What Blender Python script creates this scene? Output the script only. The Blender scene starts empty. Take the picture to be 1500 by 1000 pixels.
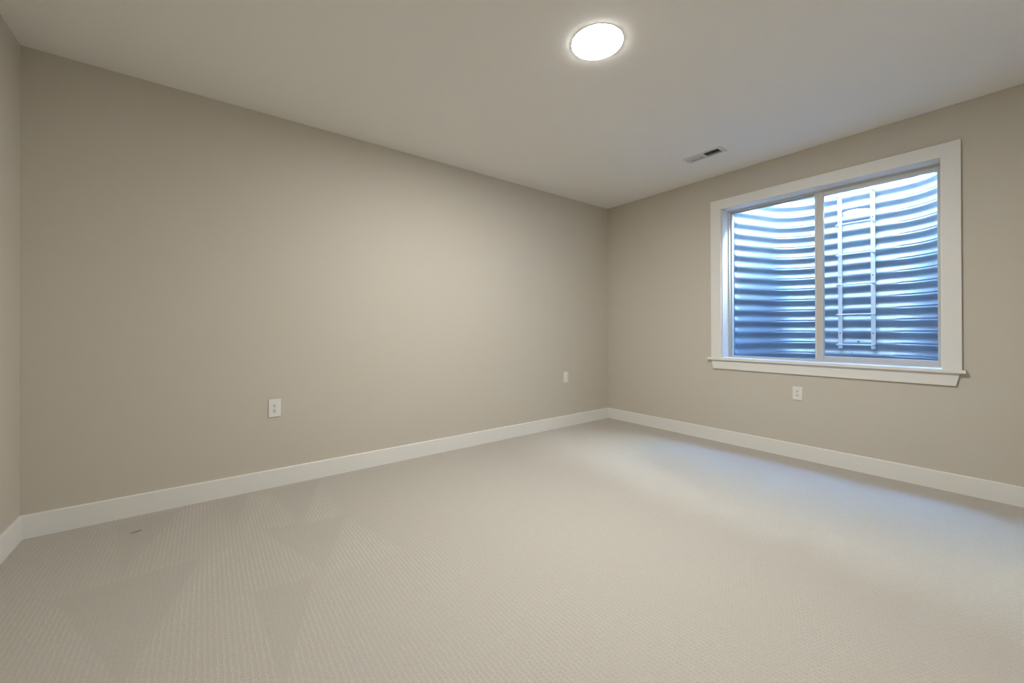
import bpy, bmesh, math, random
from mathutils import Vector, Matrix
random.seed(4)
scn = bpy.context.scene
COL = scn.collection

# ------------------------------------------------------------------ camera, sky, exposure
H, L, D, LEFT = 2.74, 5.024, 3.93, 0.0          # ceiling height, long wall length, room depth
PIT, ROL, TH = 0.00359, -0.00211, 0.91827
fwd0 = Vector((math.cos(TH), math.sin(TH), 0)); rt0 = Vector((math.sin(TH), -math.cos(TH), 0)); up0 = Vector((0, 0, 1))
fwd = fwd0*math.cos(PIT) + up0*math.sin(PIT); u_ = up0*math.cos(PIT) - fwd0*math.sin(PIT)
rgt = rt0*math.cos(ROL) + u_*math.sin(ROL); upv = u_*math.cos(ROL) - rt0*math.sin(ROL)
cd = bpy.data.cameras.new('camera'); cam = bpy.data.objects.new('camera', cd); COL.objects.link(cam)
cam.matrix_world = Matrix(((rgt.x, upv.x, -fwd.x, 0.81812), (rgt.y, upv.y, -fwd.y, -3.42359),
                           (rgt.z, upv.z, -fwd.z, 1.15269), (0, 0, 0, 1)))
cd.sensor_width = 36.0; cd.lens = 36.0*587.536/1500.0; cd.shift_y = -19.07/1500.0
cd.clip_start = 0.02
scn.camera = cam

world = bpy.data.worlds.new('sky'); scn.world = world; world.use_nodes = True
wn = world.node_tree
bg = wn.nodes['Background']
# clear dusk-blue sky overhead that pales and brightens lower down
wg = wn.nodes.new('ShaderNodeTexCoord'); wx = wn.nodes.new('ShaderNodeSeparateXYZ'); wr_ = wn.nodes.new('ShaderNodeValToRGB')
wn.links.new(wg.outputs['Generated'], wx.inputs[0]); wn.links.new(wx.outputs[2], wr_.inputs[0]); wn.links.new(wr_.outputs[0], bg.inputs[0])
SKY = 200.0
e = wr_.color_ramp.elements
e[0].position = 0.0; e[0].color = (0.34, 0.42, 0.50, 1)
e[1].position = 1.0; e[1].color = (0.03, 0.12, 0.34, 1)
for p_, c_ in ((0.60, (0.50, 0.60, 0.70, 1)), (0.70, (0.88, 0.95, 1.0, 1)), (0.78, (0.84, 0.93, 1.0, 1)), (0.83, (0.20, 0.30, 0.42, 1)), (0.88, (0.11, 0.22, 0.39, 1)), (0.94, (0.05, 0.15, 0.36, 1))):
    q_ = e.new(p_); q_.color = c_
bg.inputs[1].default_value = SKY

vs = scn.view_settings
vs.view_transform = 'Standard'; vs.look = 'None'; vs.gamma = 1.0; vs.use_curve_mapping = False
vs.exposure = 0.07
LAMP = 345.0

# ------------------------------------------------------------------ materials
def new_mat(name):
    m = bpy.data.materials.new(name); m.use_nodes = True
    return m, m.node_tree, m.node_tree.nodes['Principled BSDF']

def coords(nt):
    return nt.nodes.new('ShaderNodeTexCoord').outputs['Object']

def link(nt, a, b): nt.links.new(a, b)

def mathn(nt, op, a, b=None, c=None, clamp=False):
    n = nt.nodes.new('ShaderNodeMath'); n.operation = op; n.use_clamp = clamp
    for i, v in enumerate((a, b, c)):
        if v is None: continue
        if isinstance(v, (int, float)): n.inputs[i].default_value = v
        else: link(nt, v, n.inputs[i])
    return n.outputs[0]

def noise(nt, vec, scale, detail=2.0, rough=0.5):
    n = nt.nodes.new('ShaderNodeTexNoise'); link(nt, vec, n.inputs['Vector'])
    n.inputs['Scale'].default_value = scale; n.inputs['Detail'].default_value = detail; n.inputs['Roughness'].default_value = rough
    return n.outputs[0]

def mixc(nt, fac, a, b):
    n = nt.nodes.new('ShaderNodeMix'); n.data_type = 'RGBA'
    if isinstance(fac, (int, float)): n.inputs[0].default_value = fac
    else: link(nt, fac, n.inputs[0])
    for i, v in ((6, a), (7, b)):
        if isinstance(v, tuple): n.inputs[i].default_value = v + (1,) if len(v) == 3 else v
        else: link(nt, v, n.inputs[i])
    return n.outputs[2]

def bump(nt, bsdf, h, strength, dist):
    n = nt.nodes.new('ShaderNodeBump'); n.inputs['Strength'].default_value = strength; n.inputs['Distance'].default_value = dist
    link(nt, h, n.inputs['Height']); link(nt, n.outputs[0], bsdf.inputs['Normal'])

def paint(name, col, rough, peel=0.0, var=0.015):
    m, nt, b = new_mat(name)
    tc = coords(nt)
    c2 = tuple(c*(1-var*2) for c in col)
    link(nt, mixc(nt, noise(nt, tc, 1.3, 3), col, c2), b.inputs['Base Color'])
    b.inputs['Roughness'].default_value = rough
    b.inputs['Specular IOR Level'].default_value = 0.35
    if peel: bump(nt, b, noise(nt, tc, 170, 2), 0.25, peel)
    return m

M_WALL = paint("wall_paint", (0.610, 0.563, 0.482), 0.62, 0.0006)
M_CEIL = paint('ceiling_paint', (0.90, 0.885, 0.85), 0.85, 0.0005)
M_TRIM = paint('trim_paint', (0.82, 0.81, 0.775), 0.42)
M_VINYL = paint('window_vinyl', (0.60, 0.59, 0.565), 0.38)
M_PLATE = paint('plate_plastic', (0.80, 0.79, 0.76), 0.35, var=0.0)
M_CONC = paint('concrete', (0.42, 0.41, 0.39), 0.9, 0.001, 0.08)
M_VENT = paint('vent_enamel', (0.70, 0.68, 0.63), 0.45, var=0.0)
M_DARK = paint('dark_slot', (0.02, 0.02, 0.022), 0.7, var=0.0)
M_DUCT = paint('duct_interior', (0.09, 0.08, 0.09), 0.6, var=0.0)
M_SCREW = paint('screw_paint', (0.70, 0.69, 0.66), 0.3, var=0.0)
M_LEAF = paint('dry_leaf_brown', (0.07, 0.05, 0.03), 0.8, var=0.2)
M_THREAD = paint('thread_brown', (0.28, 0.22, 0.14), 0.9, var=0.1)

def glass_mat():
    m = bpy.data.materials.new('window_glass'); m.use_nodes = True; nt = m.node_tree
    nt.nodes.remove(nt.nodes['Principled BSDF'])
    out = nt.nodes['Material Output']
    t = nt.nodes.new('ShaderNodeBsdfTransparent'); t.inputs[0].default_value = (0.93, 0.965, 0.975, 1)
    g = nt.nodes.new('ShaderNodeBsdfGlossy'); g.inputs['Roughness'].default_value = 0.015
    f = nt.nodes.new('ShaderNodeFresnel'); geo = nt.nodes.new('ShaderNodeNewGeometry')
    link(nt, mathn(nt, 'MULTIPLY_ADD', geo.outputs['Backfacing'], 1/1.5-1.5, 1.5), f.inputs[0])   # same reflectance entering and leaving the pane
    x = nt.nodes.new('ShaderNodeMixShader')
    link(nt, f.outputs[0], x.inputs[0]); link(nt, t.outputs[0], x.inputs[1]); link(nt, g.outputs[0], x.inputs[2])
    link(nt, x.outputs[0], out.inputs[0])
    return m
M_GLASS = glass_mat()

def steel(name, col, rough, metal, dirt):
    m, nt, b = new_mat(name)
    tc = coords(nt)
    n = noise(nt, tc, 9, 4, 0.65)
    c = mixc(nt, n, col, tuple(v*0.86 for v in col))
    if dirt:
        # splashed soil stuck to the low corrugations
        sx = nt.nodes.new('ShaderNodeSeparateXYZ'); link(nt, tc, sx.inputs[0])
        low = mathn(nt, 'MULTIPLY', mathn(nt, 'SUBTRACT', 1.12, sx.outputs[2]), 2.2, clamp=True)
        sp = mathn(nt, 'GREATER_THAN', mathn(nt, 'ADD', noise(nt, tc, 95, 3, 0.6), mathn(nt, 'MULTIPLY', low, 0.17)), 0.745)
        sp = mathn(nt, 'MULTIPLY', sp, mathn(nt, 'GREATER_THAN', low, 0.01))
        c = mixc(nt, sp, c, (0.10, 0.08, 0.06))
    link(nt, c, b.inputs['Base Color'])
    b.inputs['Metallic'].default_value = metal; b.inputs['Roughness'].default_value = rough
    return m
M_WELL = steel('galvanised_corrugated_steel', (0.20, 0.265, 0.35), 0.42, 0.4, True)
M_LADDER = steel('galvanised_ladder_steel', (0.86, 0.87, 0.88), 0.5, 0.2, False)

def diffuser_mat():
    m = bpy.data.materials.new('lamp_diffuser'); m.use_nodes = True; nt = m.node_tree
    b = nt.nodes['Principled BSDF']
    b.inputs['Base Color'].default_value = (0.9, 0.9, 0.88, 1)
    b.inputs['Emission Color'].default_value = (1.0, 0.995, 0.96, 1)
    b.inputs['Emission Strength'].default_value = LAMP
    return m
M_LAMP = diffuser_mat()

def gravel_mat():
    m, nt, b = new_mat('pea_gravel')
    tc = coords(nt)
    v = nt.nodes.new('ShaderNodeTexVoronoi'); v.inputs['Scale'].default_value = 55; link(nt, tc, v.inputs['Vector'])
    link(nt, mixc(nt, noise(nt, tc, 40, 2), (0.30, 0.27, 0.24), (0.5, 0.47, 0.43)), b.inputs['Base Color'])
    bump(nt, b, v.outputs['Distance'], 1.0, 0.012); b.inputs['Roughness'].default_value = 0.9
    return m
M_GRAVEL = gravel_mat()

def carpet_mat():
    m, nt, b = new_mat('patterned_loop_carpet')
    tc = coords(nt)
    # slight wander of the yarn rows
    nz = nt.nodes.new('ShaderNodeTexNoise'); link(nt, tc, nz.inputs['Vector']); nz.inputs['Scale'].default_value = 34; nz.inputs['Detail'].default_value = 2
    off = nt.nodes.new('ShaderNodeVectorMath'); off.operation = 'SUBTRACT'; link(nt, nz.outputs[1], off.inputs[0]); off.inputs[1].default_value = (0.5, 0.5, 0.5)
    sc = nt.nodes.new('ShaderNodeVectorMath'); sc.operation = 'SCALE'; link(nt, off.outputs[0], sc.inputs[0]); sc.inputs['Scale'].default_value = 0.016
    ad = nt.nodes.new('ShaderNodeVectorMath'); ad.operation = 'ADD'; link(nt, tc, ad.inputs[0]); link(nt, sc.outputs[0], ad.inputs[1])
    s = nt.nodes.new('ShaderNodeSeparateXYZ'); link(nt, ad.outputs[0], s.inputs[0])
    X, Y = s.outputs[0], s.outputs[1]
    s0 = nt.nodes.new('ShaderNodeSeparateXYZ'); link(nt, tc, s0.inputs[0]); X0, Y0 = s0.outputs[0], s0.outputs[1]
    # raised rows running away from the long wall, with shorter cross bars between them
    rows = mathn(nt, 'ADD', mathn(nt, 'MULTIPLY', mathn(nt, 'COSINE', mathn(nt, 'MULTIPLY', X, 2*math.pi/0.0185)), 0.5), 0.5)
    rows = mathn(nt, 'POWER', rows, 2.2)
    par = mathn(nt, 'FLOOR', mathn(nt, 'DIVIDE', X, 0.0185))
    par = mathn(nt, 'MULTIPLY', mathn(nt, 'MODULO', mathn(nt, 'ABSOLUTE', par), 2.0), math.pi)
    bars = mathn(nt, 'ADD', mathn(nt, 'MULTIPLY', mathn(nt, 'COSINE', mathn(nt, 'ADD', mathn(nt, 'MULTIPLY', Y, 2*math.pi/0.0150), par)), 0.5), 0.5)
    bars = mathn(nt, 'MULTIPLY', mathn(nt, 'POWER', bars, 1.6), 0.6)
    h = mathn(nt, 'MAXIMUM', rows, bars)
    tuft = noise(nt, tc, 210, 2, 0.7)
    patchy = noise(nt, tc, 22, 3, 0.6)
    h = mathn(nt, 'MULTIPLY', h, mathn(nt, 'ADD', mathn(nt, 'MULTIPLY', patchy, 1.1), 0.35))
    h2 = mathn(nt, 'ADD', h, mathn(nt, 'MULTIPLY', tuft, 1.0))

    # vacuum strokes: the pile lies the other way inside these wedges
    def tri(p, soft=0.012):
        (ax, ay), (bx, by), (cx, cy) = p
        if (bx-ax)*(cy-ay) - (by-ay)*(cx-ax) < 0: p = [p[0], p[2], p[1]]
        out = None
        for i in range(3):
            (x0, y0), (x1, y1) = p[i], p[(i+1) % 3]
            l = math.hypot(x1-x0, y1-y0); nx, ny = -(y1-y0)/l, (x1-x0)/l
            d = mathn(nt, 'ADD', mathn(nt, 'MULTIPLY', X0, nx), mathn(nt, 'MULTIPLY_ADD', Y0, ny, -(nx*x0+ny*y0)))
            d = mathn(nt, 'MULTIPLY_ADD', d, 1/soft, 0.5, clamp=True)
            out = d if out is None else mathn(nt, 'MINIMUM', out, d)
        return out
    mask = None
    for t in CARPET_WEDGES:
        q = tri(t)
        mask = q if mask is None else mathn(nt, 'MAXIMUM', mask, q)
    lay = None                                    # strokes where the pile stands up and the rows show
    for t in CARPET_STROKES:
        q = tri(t, 0.03)
        lay = q if lay is None else mathn(nt, 'MAXIMUM', lay, q)
    base_hi, base_lo = (0.565, 0.528, 0.468), (0.372, 0.341, 0.292)
    base_mid = tuple((p*0.56+q*0.44) for p, q in zip(base_hi, base_lo))
    f = mathn(nt, 'MULTIPLY_ADD', mathn(nt, 'SUBTRACT', h2, 0.85), 0.62, 0.56, clamp=True)
    col = mixc(nt, f, base_lo, base_hi)
    calm = mixc(nt, mathn(nt, 'MULTIPLY_ADD', mathn(nt, 'SUBTRACT', mathn(nt, 'ADD', tuft, mathn(nt, 'MULTIPLY', noise(nt, tc, 70, 3, 0.7), 0.8)), 0.9), 0.9, 0.56, clamp=True), base_lo, base_hi)
    # how clearly the woven rows read: large lazy variation, least inside the wedges, most inside the strokes
    big = mathn(nt, 'MULTIPLY_ADD', noise(nt, tc, 2.3, 3, 0.6), 1.5, -0.28, clamp=True)
    vis = mathn(nt, 'MULTIPLY', mathn(nt, 'SUBTRACT', 1.0, mathn(nt, 'MULTIPLY', mask, 0.8)), big)
    vis = mathn(nt, 'MAXIMUM', vis, mathn(nt, 'MULTIPLY', lay, 0.95))
    c1 = mixc(nt, vis, calm, col)
    c1 = mixc(nt, mathn(nt, 'MULTIPLY', mask, 0.17), c1, base_lo)
    c1 = mixc(nt, mathn(nt, 'MULTIPLY', lay, 0.16), c1, base_hi)
    link(nt, c1, b.inputs['Base Color'])
    b.inputs['Roughness'].default_value = 0.95; b.inputs['Specular IOR Level'].default_value = 0.1
    b.inputs['Sheen Weight'].default_value = 0.15; b.inputs['Sheen Roughness'].default_value = 0.5
    bump(nt, b, mathn(nt, 'ADD', mathn(nt, 'MULTIPLY', h, mathn(nt, 'MULTIPLY_ADD', vis, 0.8, 0.2)), tuft), 0.5, 0.0032)
    return m
CARPET_WEDGES = [
    [(1.19, -0.10), (1.52, -0.02), (1.265, -0.80)],
    [(0.86, -0.08), (1.06, -0.02), (0.95, -0.62)],
    [(1.07, -0.70), (1.53, -0.80), (1.27, -1.32)],
    [(0.40, -0.10), (0.70, -0.06), (0.50, -0.78)],
    [(0.30, -0.86), (0.80, -0.84), (0.60, -1.62)],
    [(0.98, -1.32), (1.22, -1.36), (1.02, -1.95)],
]
CARPET_STROKES = [
    [(1.53, -0.04), (1.27, -0.79), (1.50, -0.80)],
    [(1.50, -0.80), (1.29, -1.38), (1.66, -1.42)],
    [(1.05, -0.03), (1.20, -0.20), (1.00, -0.72)],
    [(0.72, -0.08), (0.86, -0.06), (0.62, -0.78)],
    [(0.82, -0.85), (0.96, -0.80), (0.66, -1.58)],
]
M_CARPET = carpet_mat()

# ------------------------------------------------------------------ mesh helpers
def box(bm, x0, x1, y0, y1, z0, z1):
    v = [bm.verts.new((x, y, z)) for x in (min(x0, x1), max(x0, x1)) for y in (min(y0, y1), max(y0, y1)) for z in (min(z0, z1), max(z0, z1))]
    for f in ((0, 1, 3, 2), (4, 6, 7, 5), (0, 4, 5, 1), (2, 3, 7, 6), (0, 2, 6, 4), (1, 5, 7, 3)):
        bm.faces.new([v[i] for i in f])

def prism(bm, pts, depth, axis='x', base=0.0):
    """closed outline (2D) swept along an axis"""
    def P(a, b, t):
        return {'x': (t, a, b), 'y': (a, t, b), 'z': (a, b, t)}[axis]
    A = [bm.verts.new(P(a, b, base)) for a, b in pts]; B = [bm.verts.new(P(a, b, base+depth)) for a, b in pts]
    n = len(pts)
    bm.faces.new(A); bm.faces.new(B[::-1])
    for i in range(n): bm.faces.new((A[i], B[i], B[(i+1) % n], A[(i+1) % n]))

def tube(bm, pts, r, seg=10):
    rings = []
    for i, p in enumerate(pts):
        p = Vector(p)
        a = Vector(pts[max(i-1, 0)]); b = Vector(pts[min(i+1, len(pts)-1)])
        t = (b-a).normalized(); up = Vector((0, 0, 1)) if abs(t.z) < 0.9 else Vector((1, 0, 0))
        s = t.cross(up).normalized(); w = s.cross(t)
        rings.append([bm.verts.new(p + r*(math.cos(k*2*math.pi/seg)*s + math.sin(k*2*math.pi/seg)*w)) for k in range(seg)])
    for a, b in zip(rings, rings[1:]):
        for k in range(seg): bm.faces.new((a[k], a[(k+1) % seg], b[(k+1) % seg], b[k]))
    bm.faces.new(rings[0][::-1]); bm.faces.new(rings[-1])

def lathe(bm, prof, seg=64, top=False):
    rings = []
    for r, z in prof:
        if r < 1e-6: rings.append([bm.verts.new((0, 0, z))])
        else: rings.append([bm.verts.new((r*math.cos(k*2*math.pi/seg), r*math.sin(k*2*math.pi/seg), z)) for k in range(seg)])
    for a, b in zip(rings, rings[1:]):
        for k in range(seg):
            q = (k+1) % seg
            if len(a) == 1 and len(b) > 1: bm.faces.new((a[0], b[q], b[k]))
            elif len(b) == 1: bm.faces.new((a[k], a[q], b[0]))
            else: bm.faces.new((a[k], a[q], b[q], b[k]))

def obj(name, bm, mat, parent=None, bevel=0.0, smooth=False, loc=None, seg=2):
    bmesh.ops.recalc_face_normals(bm, faces=bm.faces[:])
    me = bpy.data.meshes.new(name); bm.to_mesh(me); bm.free()
    me.materials.append(mat)
    if smooth:
        for p in me.polygons: p.use_smooth = True
    o = bpy.data.objects.new(name, me); COL.objects.link(o)
    if parent: o.parent = parent
    if loc: o.location = loc
    if bevel:
        b = o.modifiers.new('bevel', 'BEVEL'); b.width = bevel; b.segments = seg; b.limit_method = 'ANGLE'; b.angle_limit = math.radians(40)
    return o

def empty(name, loc, rz=0.0):
    o = bpy.data.objects.new(name, None); COL.objects.link(o); o.location = loc; o.rotation_euler = (0, 0, rz); o.empty_display_size = 0.1
    return o

def tag(o, label, cat, group=None, kind=None):
    o['label'] = label; o['category'] = cat
    if group: o['group'] = group
    if kind: o['kind'] = kind
    return o

def copy_tree(o, parent=None):
    c = o.copy(); COL.objects.link(c)
    if parent: c.parent = parent
    for ch in [q for q in bpy.data.objects if q.parent == o]: copy_tree(ch, c)
    return c

# ------------------------------------------------------------------ the room
WT = 0.25                                   # foundation wall thickness
OY0, OY1, OZ0, OZ1 = -1.466, -3.012, 0.842, 2.387     # window opening
bm = bmesh.new(); box(bm, 0, L, -D, 0, -0.12, 0)
tag(obj('floor', bm, M_CARPET), 'beige patterned loop carpet with vacuum marks covering the whole floor', 'floor', kind='structure')

VX0, VX1, VY0, VY1 = 4.372, 4.482, -1.74, -1.44       # duct hole
bm = bmesh.new()
box(bm, 0, VX0, -D, 0, H, H+0.2); box(bm, VX1, L, -D, 0, H, H+0.2)
box(bm, VX0, VX1, -D, VY0, H, H+0.2); box(bm, VX0, VX1, VY1, 0, H, H+0.2)
tag(obj('ceiling', bm, M_CEIL), 'smooth flat painted ceiling holding the round light and the air vent', 'ceiling', kind='structure')

bm = bmesh.new(); box(bm, -0.12, L+WT, 0, 0.12, -0.12, H+0.2)
tag(obj('wall_back', bm, M_WALL), 'long blank taupe painted wall with one outlet near its left end', 'wall', kind='structure')
bm = bmesh.new(); box(bm, -0.12, 0, -D-0.12, 0, -0.12, H+0.2)
tag(obj('wall_left', bm, M_WALL), 'taupe painted wall, a sliver at the left edge of the view', 'wall', kind='structure')
bm = bmesh.new(); box(bm, 0, L+WT, -D-0.12, -D, -0.12, H+0.2)
tag(obj('wall_front', bm, M_WALL), 'taupe painted wall behind the viewer', 'wall', kind='structure')
bm = bmesh.new()
DW = 0.016                                  # drywall skin in front of the concrete
def wall_ring(bm, x0, x1, ztop, m=0.0):
    box(bm, x0, x1, -D, OY1-m, -0.12, ztop); box(bm, x0, x1, OY0+m, 0, -0.12, ztop)
    box(bm, x0, x1, OY1-m, OY0+m, -0.12, OZ0-m); box(bm, x0, x1, OY1-m, OY0+m, OZ1+m, ztop)
wall_ring(bm, L, L+WT, H+0.2)
wr = tag(obj('wall_right', bm, M_WALL), 'taupe painted wall holding the trimmed sliding window', 'wall', kind='structure')

def base(name, pts, label):
    """baseboard: profile swept between two points along a wall; pts = ((x0,y0),(x1,y1)) and inward normal"""
    (x0, y0), (x1, y1), (nx, ny) = pts
    bm = bmesh.new(); prof = [(0, 0), (0.014, 0), (0.014, 0.1255), (0.0115, 0.130), (0, 0.130)]
    A = [bm.verts.new((x0+nx*a, y0+ny*a, b)) for a, b in prof]; B = [bm.verts.new((x1+nx*a, y1+ny*a, b)) for a, b in prof]
    bm.faces.new(A); bm.faces.new(B[::-1])
    for i in range(5): bm.faces.new((A[i], B[i], B[(i+1) % 5], A[(i+1) % 5]))
    return tag(obj(name, bm, M_TRIM), label, 'baseboard', kind='structure')
base('baseboard_back', ((0, 0), (L, 0), (0, -1)), 'white painted baseboard along the long blank wall')
base('baseboard_left', ((0, -0.0145), (0, -D), (1, 0)), 'white painted baseboard at the left edge of the view')
base('baseboard_right', ((L, -0.0145), (L, -D), (-1, 0)), 'white painted baseboard under the window')
base('baseboard_front', ((0.0145, -D), (L-0.0145, -D), (0, 1)), 'white painted baseboard behind the viewer')

# ------------------------------------------------------------------ window
win = tag(empty('window_1', (L, (OY0+OY1)/2, OZ0)), 'white horizontal sliding window with flat painted casing, stool and apron', 'window', kind='structure')
IN = win.location
def wpart(name, bm, mat, bevel=0.0, label=None, parent=None):
    o = obj(name, bm, mat, None, bevel)
    o.parent = parent or win
    o.matrix_parent_inverse = Matrix.Translation(-IN)
    if parent: o.matrix_parent_inverse = Matrix.Identity(4)
    if label: o['label'] = label
    return o
CI0, CI1 = OY0+0.004, OY1-0.000        # casing inner edges
bm = bmesh.new(); box(bm, L-0.018, L, -1.360, CI0, 0.8665, OZ1-0.004); wpart('side_casing', bm, M_TRIM, 0.0015)
bm = bmesh.new(); box(bm, L-0.018, L, CI1, -3.106, 0.8665, OZ1-0.004); wpart('side_casing', bm, M_TRIM, 0.0015)
bm = bmesh.new(); box(bm, L-0.018, L, -1.360, -3.106, OZ1-0.004, 2.480); wpart('head_casing', bm, M_TRIM, 0.0015)
bm = bmesh.new()
box(bm, L-0.042, L+0.0, -1.331, -3.126, 0.842, 0.8665); box(bm, L, L+0.118, OY0, OY1, 0.842, 0.8665)
wpart('stool', bm, M_TRIM, 0.003)
bm = bmesh.new(); prism(bm, [(-1.362, 0.842), (-3.096, 0.842), (-3.076, 0.751), (-1.383, 0.751)], 0.018, 'x', L-0.018); wpart('apron', bm, M_TRIM, 0.0015)
# painted returns between wall face and the vinyl frame
FX0 = L+0.118
for nm, a in (('jamb', (L, FX0, OY0, OY0-0.006, 0.8665, OZ1)), ('jamb', (L, FX0, OY1, OY1+0.006, 0.8665, OZ1)), ('head_jamb', (L, FX0, OY0-0.006, OY1+0.006, OZ1, OZ1-0.006))):
    bm = bmesh.new(); box(bm, *a); wpart(nm, bm, M_TRIM)
# vinyl main frame: stepped profile (inner lip, track)
FX1 = L+0.235
fy0, fy1, fz0, fz1 = OY0, OY1, 0.842, OZ1
bm = bmesh.new()
def ring(bm, x0, x1, y0, y1, z0, z1, wl, wr_, wb, wt):
    """y0 > y1; rectangular frame with its own member widths"""
    box(bm, x0, x1, y0, y0-wl, z0, z1); box(bm, x0, x1, y1+wr_, y1, z0, z1)
    box(bm, x0, x1, y0-wl, y1+wr_, z0, z0+wb); box(bm, x0, x1, y0-wl, y1+wr_, z1-wt, z1)
ring(bm, FX0, FX0+0.012, fy0, fy1, fz0, fz1, 0.018, 0.020, 0.034, 0.022)
ring(bm, FX0+0.012, FX1, fy0, fy1, fz0, fz1, 0.012, 0.014, 0.028, 0.016)
wpart('window_frame', bm, M_VINYL, 0.0015)
# left light: outer track
sx0, sx1 = L+0.168, L+0.198
bm = bmesh.new(); ring(bm, sx0, sx1, fy0-0.012, -2.262, fz0+0.028, fz1-0.016, 0.013, 0.034, 0.012, 0.013)
ls = wpart('fixed_sash', bm, M_VINYL, 0.001)
bm = bmesh.new(); box(bm, sx0+0.013, sx0+0.017, fy0-0.020, -2.240, fz0+0.036, fz1-0.024); wpart('glass_pane', bm, M_GLASS)
# right light: inner track sash
tx0, tx1 = L+0.131, L+0.163
bm = bmesh.new(); ring(bm, tx0, tx1, -2.218, fy1+0.014, fz0+0.030, fz1-0.018, 0.064, 0.022, 0.044, 0.036)
# interlock step on the meeting stile
box(bm, tx0-0.006, tx0, -2.236, -2.281, fz0+0.034, fz1-0.022)
wpart('sliding_sash', bm, M_VINYL, 0.0015)
bm = bmesh.new(); box(bm, tx0+0.013, tx0+0.017, -2.275, fy1+0.030, fz0+0.066, fz1-0.048); wpart('glass_pane', bm, M_GLASS)
bm = bmesh.new(); box(bm, tx0-0.004, tx0, -2.2195, -2.2335, fz0+0.05, fz1-0.04); wpart('weather_strip', bm, M_SCREW)

# ------------------------------------------------------------------ corrugated window well outside
PITCH, AMP = 0.1165, 0.0125
BX = 6.102                                   # mean plane of the well's back
A13 = math.radians(16.5)
R = 0.387
yc0, yc1 = -2.000, -2.580
path = []
X1 = BX - R*(1-math.sin(A13)); Y1 = yc0 + R*math.cos(A13)
XW = L+WT+0.0005
Y0 = Y1 + (X1-XW)*math.tan(A13)
for i in range(8):
    t = i/8; path.append((XW+(X1-XW)*t, Y0+(Y1-Y0)*t, math.sin(A13), math.cos(A13)))
for i in range(22):
    h = A13 + (math.pi/2-A13)*i/22
    cx_, cy_ = BX-R, yc0
    path.append((cx_+R*math.sin(h), cy_+R*math.cos(h), math.sin(h), math.cos(h)))
for i in range(9):
    path.append((BX, yc0+(yc1-yc0)*i/9, 1, 0))
left_n = len(path)
sym = (yc0+yc1)/2
path = path + [(x, 2*sym-y, nx, -ny) for x, y, nx, ny in reversed(path[:30+1])]
bend = [min(1.0, (i-8)/4) if 8 <= i <= 30 else 0.0 for i in range(left_n)]
bend = [min(b_, (30-i)/3.0) if i > 27 else b_ for i, b_ in enumerate(bend)]
bend = bend + list(reversed(bend[:31]))
WZ0, WZ1 = 0.62, 3.26
bm = bmesh.new(); NZ = int((WZ1-WZ0)/PITCH*28)
PHASE = 1.123                                 # height of one crest facing the room
grid = []
for j in range(NZ+1):
    z = WZ0+(WZ1-WZ0)*j/NZ
    a = AMP*math.cos(2*math.pi*(z-PHASE)/PITCH)
    ph = ((z-PHASE)/PITCH - 0.05 + 0.5) % 1.0 - 0.5
    crimp = 0.0085*math.exp(-(ph/0.055)**2)          # the bends pinch a crease into every crest
    row = []
    for i, (x, y, nx, ny) in enumerate(path):
        c_ = crimp*min(1.0, max(0.0, bend[i]))
        row.append(bm.verts.new((x-nx*(a-c_), y-ny*(a-c_), z)))
    grid.append(row)
for g0, g1 in zip(grid, grid[1:]):
    for i in range(len(path)-1): bm.faces.new((g0[i], g0[i+1], g1[i+1], g1[i]))
wroot = tag(empty('window_well', (XW, sym, WZ0)), 'galvanised corrugated steel window well curving round behind the window glass', 'window well')
def wellpart(name, bm, mat, bevel=0, smooth=False):
    o = obj(name, bm, mat, None, bevel, smooth); o.parent = wroot; o.matrix_parent_inverse = Matrix.Translation(-wroot.location); return o
for v in bm.verts:
    if v.co.x < XW+0.0155: v.co.x = max(v.co.x, XW+0.001)
me = wellpart('corrugated_panel', bm, M_WELL, smooth=True)
s = me.modifiers.new('solid', 'SOLIDIFY'); s.thickness = 0.002; s.offset = 1
bm = bmesh.new()
pr = [(x+nx*0.020, y+ny*0.020) for x, y, nx, ny in path]; pi = [(x-nx*0.020, y-ny*0.020) for x, y, nx, ny in path]
pr = [(max(x, XW), y) for x, y in pr]; pi = [(max(x, XW), y) for x, y in pi]
V = [[bm.verts.new((x, y, z)) for x, y in q] for z in (WZ1, WZ1+0.012) for q in (pr, pi)]
for i in range(len(pr)-1):
    for a, b in ((0, 1), (1, 3), (3, 2), (2, 0)): bm.faces.new((V[a][i], V[a][i+1], V[b][i+1], V[b][i]))
wellpart('top_rim', bm, M_LADDER)

for y_ in (Y0, 2*sym-Y0):
    sg = 1 if y_ > sym else -1
    bm = bmesh.new(); box(bm, XW, XW+0.004, y_-sg*0.013, y_+sg*0.030, WZ0, WZ1); wellpart('flange', bm, M_WELL)
# soil level gravel inside the well
bm = bmesh.new()
inn = [(max(x-nx*0.03, XW+0.012), y-ny*0.03) for x, y, nx, ny in path]
prism(bm, inn, 0.10, 'z', 0.64)
tag(obj('gravel', bm, M_GRAVEL), 'pea gravel lying at the bottom of the window well', 'gravel', kind='stuff')
# the foundation outside: concrete facing above and around the opening
bm = bmesh.new()
x0, x1 = L+WT, L+WT+0.0
bm.free()
bm = bmesh.new(); box(bm, L, L+WT, -D-0.12, 0.12, H+0.2, 5.6)
tag(obj('wall_exterior', bm, M_CONC), 'house wall rising above the window well', 'wall', kind='structure')
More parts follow.
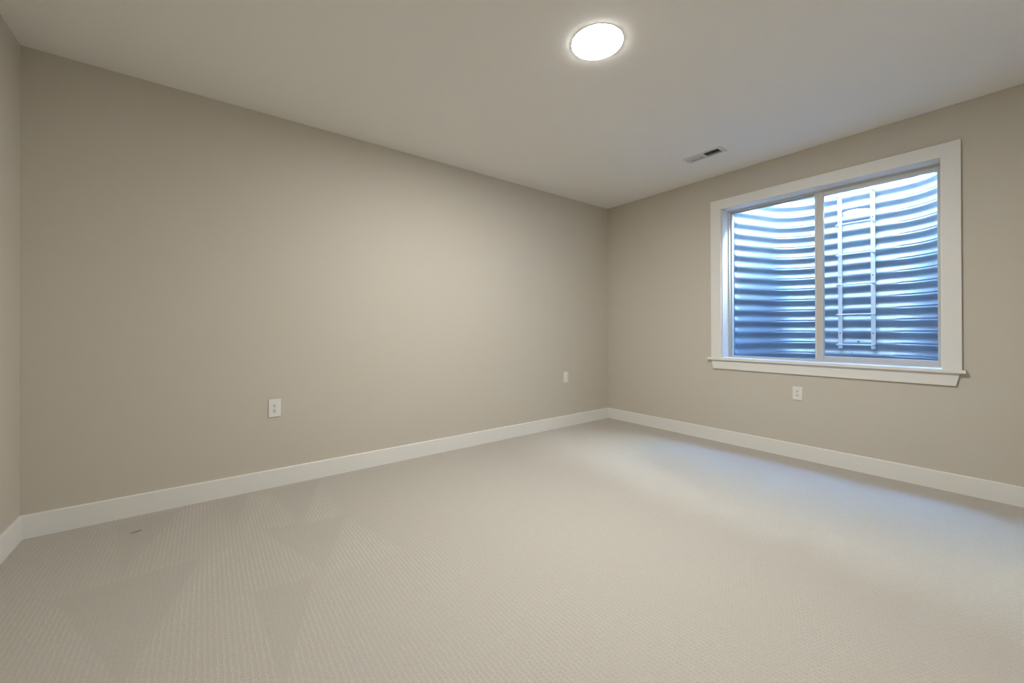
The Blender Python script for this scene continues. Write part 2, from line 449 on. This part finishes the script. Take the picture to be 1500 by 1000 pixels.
# yard around the top of the well
bm = bmesh.new()
GZ = 3.16
ring_in = [(x+nx*0.03, y+ny*0.03) for x, y, nx, ny in path]
ring_in = [(max(x, XW), y) for x, y in ring_in]
out = []
for (x, y) in ring_in:
    d = Vector((x-XW, y-sym)); 
    d = d.normalized() if d.length > 0.001 else Vector((0, 1))
    out.append((XW+d.x*5, sym+d.y*5))
out[0] = (XW, sym+5); out[-1] = (XW, sym-5)
A = [bm.verts.new((x, y, GZ)) for x, y in ring_in]; B = [bm.verts.new((x, y, GZ)) for x, y in out]
A2 = [bm.verts.new((x, y, 0.45)) for x, y in ring_in]
for i in range(len(A)-1):
    bm.faces.new((A[i], A[i+1], B[i+1], B[i])); bm.faces.new((A[i], A2[i], A2[i+1], A[i+1]))
bm.faces.new(A2)
tag(obj('ground', bm, M_GRAVEL), 'stony yard at grade level around the well', 'ground', kind='structure')

# ------------------------------------------------------------------ escape ladder on the well's back
LX = BX-AMP-0.004
lad = tag(empty('ladder', (LX, -2.3085, 0.955)), 'pale steel escape ladder fixed to the back of the window well', 'ladder')
def lpart(name, bm, mat, bevel=0.0, smooth=False, parent=None, label=None):
    o = obj(name, bm, mat, None, bevel, smooth); o.parent = parent or lad
    if not parent: o.matrix_parent_inverse = Matrix.Translation(-lad.location)
    if label: o['label'] = label
    return o
for y in (-2.178, -2.439):
    bm = bmesh.new(); box(bm, LX-0.007, LX-0.001, y-0.0175, y+0.0175, 0.953, 2.578)
    r = lpart('rail', bm, M_LADDER, 0.001)
    for z in (1.112, 1.690, 2.270):
        bm = bmesh.new()
        v = [(LX-0.0115, 0.0068), (LX-0.0075, 0.0068)]
        tube(bm, [(LX-0.0115, y, z), (LX-0.0070, y, z)], 0.0062, 6)
        b = obj('bolt', bm, M_DARK); b.parent = r; b.matrix_parent_inverse = Matrix.Identity(4)
        b['label'] = 'dark bolt head'
for z in (0.997, 1.302, 1.607, 1.911, 2.222, 2.526):
    bm = bmesh.new(); ya, yb, o_ = -2.168, -2.449, 0.105
    pts = [(LX-0.006, ya, z-0.004), (LX-o_+0.02, ya, z-0.001), (LX-o_+0.006, ya-0.006, z), (LX-o_, ya-0.02, z),
           (LX-o_, yb+0.02, z), (LX-o_+0.006, yb+0.006, z), (LX-o_+0.02, yb, z-0.001), (LX-0.006, yb, z-0.004)]
    tube(bm, pts, 0.0072, 10)
    lpart('rung', bm, M_LADDER, smooth=True)

# ------------------------------------------------------------------ ceiling light
cl = tag(empty('ceiling_light', (2.540, -1.952, H)), 'round flush white disc light glowing on the ceiling', 'ceiling light')
bm = bmesh.new(); lathe(bm, [(0.0, 0.0), (0.1430, 0.0), (0.1434, -0.0006), (0.1428, -0.0013), (0.1385, -0.0013), (0.1375, -0.0010), (0.0, -0.0010)], 96)
obj('trim_ring', bm, M_TRIM, cl, smooth=False)
bm = bmesh.new(); prof = [(0.0, -0.0012), (0.1372, -0.0012), (0.1372, -0.0017), (0.1360, -0.0023), (0.131, -0.0031), (0.09, -0.0046), (0.04, -0.0053), (0.0, -0.0055)]
lathe(bm, prof, 96)
obj('diffuser', bm, M_LAMP, cl, smooth=True)['label'] = 'glowing white lens'

# ------------------------------------------------------------------ ceiling vent
vt = tag(empty('air_vent', ((VX0+VX1)/2, (VY0+VY1)/2, H)), 'small rectangular ceiling air register with two banks of louvers near the window', 'vent')
vx, vy = vt.location.x, vt.location.y
def vpart(name, bm, mat, bevel=0.0):
    o = obj(name, bm, mat, vt, bevel); return o
bm = bmesh.new(); hx, hy = 0.0725, 0.174
wx, wy = 0.046, 0.140
def vring(bm, z0, z1, ax, ay, bx, by):
    box(bm, -ax, -bx, -ay, ay, z0, z1); box(bm, bx, ax, -ay, ay, z0, z1); box(bm, -bx, bx, -ay, -by, z0, z1); box(bm, -bx, bx, by, ay, z0, z1)
vring(bm, -0.0045, 0.0, hx, hy, wx, wy)
box(bm, -wx, wx, -0.011, 0.011, -0.0045, 0.0)
vpart('faceplate', bm, M_VENT, 0.0015)
for sgn, y0, y1 in ((-1, -wy, -0.011), (1, 0.011, wy)):
    bm = bmesh.new(); n = 9
    for k in range(n):
        yc = y0+(y1-y0)*(k+0.5)/n
        # blade leaning so that air leaves towards its own end
        c, s_ = math.cos(math.radians(48)), math.sin(math.radians(48))*sgn
        hl, ht = 0.0085, 0.0005
        P = [(yc + a*s_*-1 + b*c, 0.0045 + a*c + b*s_) for a, b in ((-hl, -ht), (hl, -ht), (hl, ht), (-hl, ht))]
        prism(bm, P, 2*wx, 'x', -wx)
    vpart('louver_bank', bm, M_VENT)
bm = bmesh.new()
box(bm, VX0-vx+0.0005, VX0-vx+0.0015, VY0-vy+0.0005, VY1-vy-0.0005, 0.014, 0.16); box(bm, VX1-vx-0.0015, VX1-vx-0.0005, VY0-vy+0.0005, VY1-vy-0.0005, 0.014, 0.16)
box(bm, VX0-vx+0.0015, VX1-vx-0.0015, VY0-vy+0.0005, VY0-vy+0.0015, 0.014, 0.16); box(bm, VX0-vx+0.0015, VX1-vx-0.0015, VY1-vy-0.0015, VY1-vy-0.0005, 0.014, 0.16)
box(bm, VX0-vx+0.0005, VX1-vx-0.0005, VY0-vy+0.0005, VY1-vy-0.0005, 0.16, 0.163)
vpart('duct_box', bm, M_DUCT)
bm = bmesh.new(); tube(bm, [(0.0, 0.157, -0.0062), (0.0, 0.157, -0.004)], 0.004, 12); vpart('screw', bm, M_DUCT)
bm = bmesh.new(); tube(bm, [(0.0, -0.157, -0.0062), (0.0, -0.157, -0.004)], 0.004, 12); vpart('screw', bm, M_SCREW)

# ------------------------------------------------------------------ outlets (built facing -y, origin at plate centre on the wall)
def plate_mesh(w, h):
    bm = bmesh.new(); prism(bm, [(-w/2, -h/2), (w/2, -h/2), (w/2, h/2), (-w/2, h/2)], 0.0065, 'y', -0.0065); return bm
def make_outlet(w, h):
    t = empty('wall_outlet', (0, 0, 0))
    obj('cover_plate', plate_mesh(w, h), M_PLATE, t, 0.003, seg=3)
    for zc in (0.0195, -0.0195):
        bm = bmesh.new(); n = 24; pts = []
        for k in range(n):
            a = 2*math.pi*k/n; pts.append((max(-0.0135, min(0.0135, 0.0172*math.cos(a))), zc+0.0142*math.sin(a)))
        prism(bm, pts, 0.003, 'y', -0.0085)
        r = obj('receptacle', bm, M_PLATE, t, 0.0006)
        bm = bmesh.new()
        box(bm, -0.0082, -0.0050, -0.0092, -0.0080, zc-0.0005, zc+0.0096); box(bm, 0.0048, 0.0078, -0.0092, -0.0080, zc+0.001, zc+0.0085)
        tube(bm, [(0, -0.0092, zc-0.0065), (0, -0.0080, zc-0.0065)], 0.0037, 12)
        obj('slots', bm, M_DARK, r)
    bm = bmesh.new(); tube(bm, [(0, -0.0080, 0), (0, -0.0062, 0)], 0.0028, 12); obj('screw', bm, M_SCREW, t)
    return t
o1 = make_outlet(0.080, 0.130); o1.location = (1.2245, -0.0002, 0.579)
tag(o1, 'white duplex outlet on the long blank wall, near its left end', 'outlet', 'duplex wall outlets')
o2 = copy_tree(o1); o2.location = (L-0.0002, -2.123, 0.582); o2.rotation_euler = (0, 0, -math.pi/2); o2.scale = (0.96, 1, 0.93)
tag(o2, 'white duplex outlet on the window wall, just below the window apron', 'outlet', 'duplex wall outlets')

t = empty('wall_plate', (4.240, -0.0002, 0.586))
tag(t, 'small plain white cover plate on the long wall near the far corner', 'wall plate')
obj('cover_plate', plate_mesh(0.080, 0.128), M_PLATE, t, 0.003, seg=3)
bm = bmesh.new(); prism(bm, [(-0.0165, -0.033), (0.0165, -0.033), (0.0165, 0.033), (-0.0165, 0.033)], 0.004, 'y', -0.0095); ins = obj('insert', bm, M_PLATE, t, 0.001)
for z in (0.048, -0.048):
    bm = bmesh.new(); tube(bm, [(0, -0.0076, z), (0, -0.0060, z)], 0.0028, 12); obj('screw', bm, M_SCREW, t)

# ------------------------------------------------------------------ small bits
bm = bmesh.new()
tube(bm, [(0.482, -0.292, 0.0016), (0.492, -0.291, 0.003), (0.503, -0.288, 0.0022), (0.514, -0.283, 0.0038), (0.525, -0.281, 0.003)], 0.0019, 6)
tag(obj('thread', bm, M_THREAD, smooth=True), 'short brown bit of thread lying on the carpet near the left baseboard corner', 'thread')
def leaf(loc, s, rz, label):
    bm = bmesh.new(); n = 10
    pts = [(-1, 0), (-0.55, 0.34), (0, 0.42), (0.5, 0.22), (1, 0), (0.55, -0.25), (0.05, -0.46), (-0.5, -0.3)]
    a = [bm.verts.new((x*s, 0.25*s*math.sin(2.6*x), y*s + 0.12*s*x)) for x, y in pts]; c = bm.verts.new((0, -0.12*s, 0))
    for i in range(8): bm.faces.new((c, a[i], a[(i+1) % 8]))
    o = obj('dry_leaf', bm, M_LEAF); o.location = loc; o.rotation_euler = (0.2, 0.35, rz)
    m = o.modifiers.new('t', 'SOLIDIFY'); m.thickness = 0.0012
    return tag(o, label, 'leaf', 'dry leaves stuck in the window well')
leaf((BX-AMP-0.006, -2.322, 1.028), 0.016, math.pi/2, 'dark dry leaf caught on the well steel between the ladder rails')
leaf((BX-AMP-0.006, -2.270, 0.905), 0.009, math.pi/2, 'tiny dry leaf crumb on the lowest visible steel ridge, below the ladder')
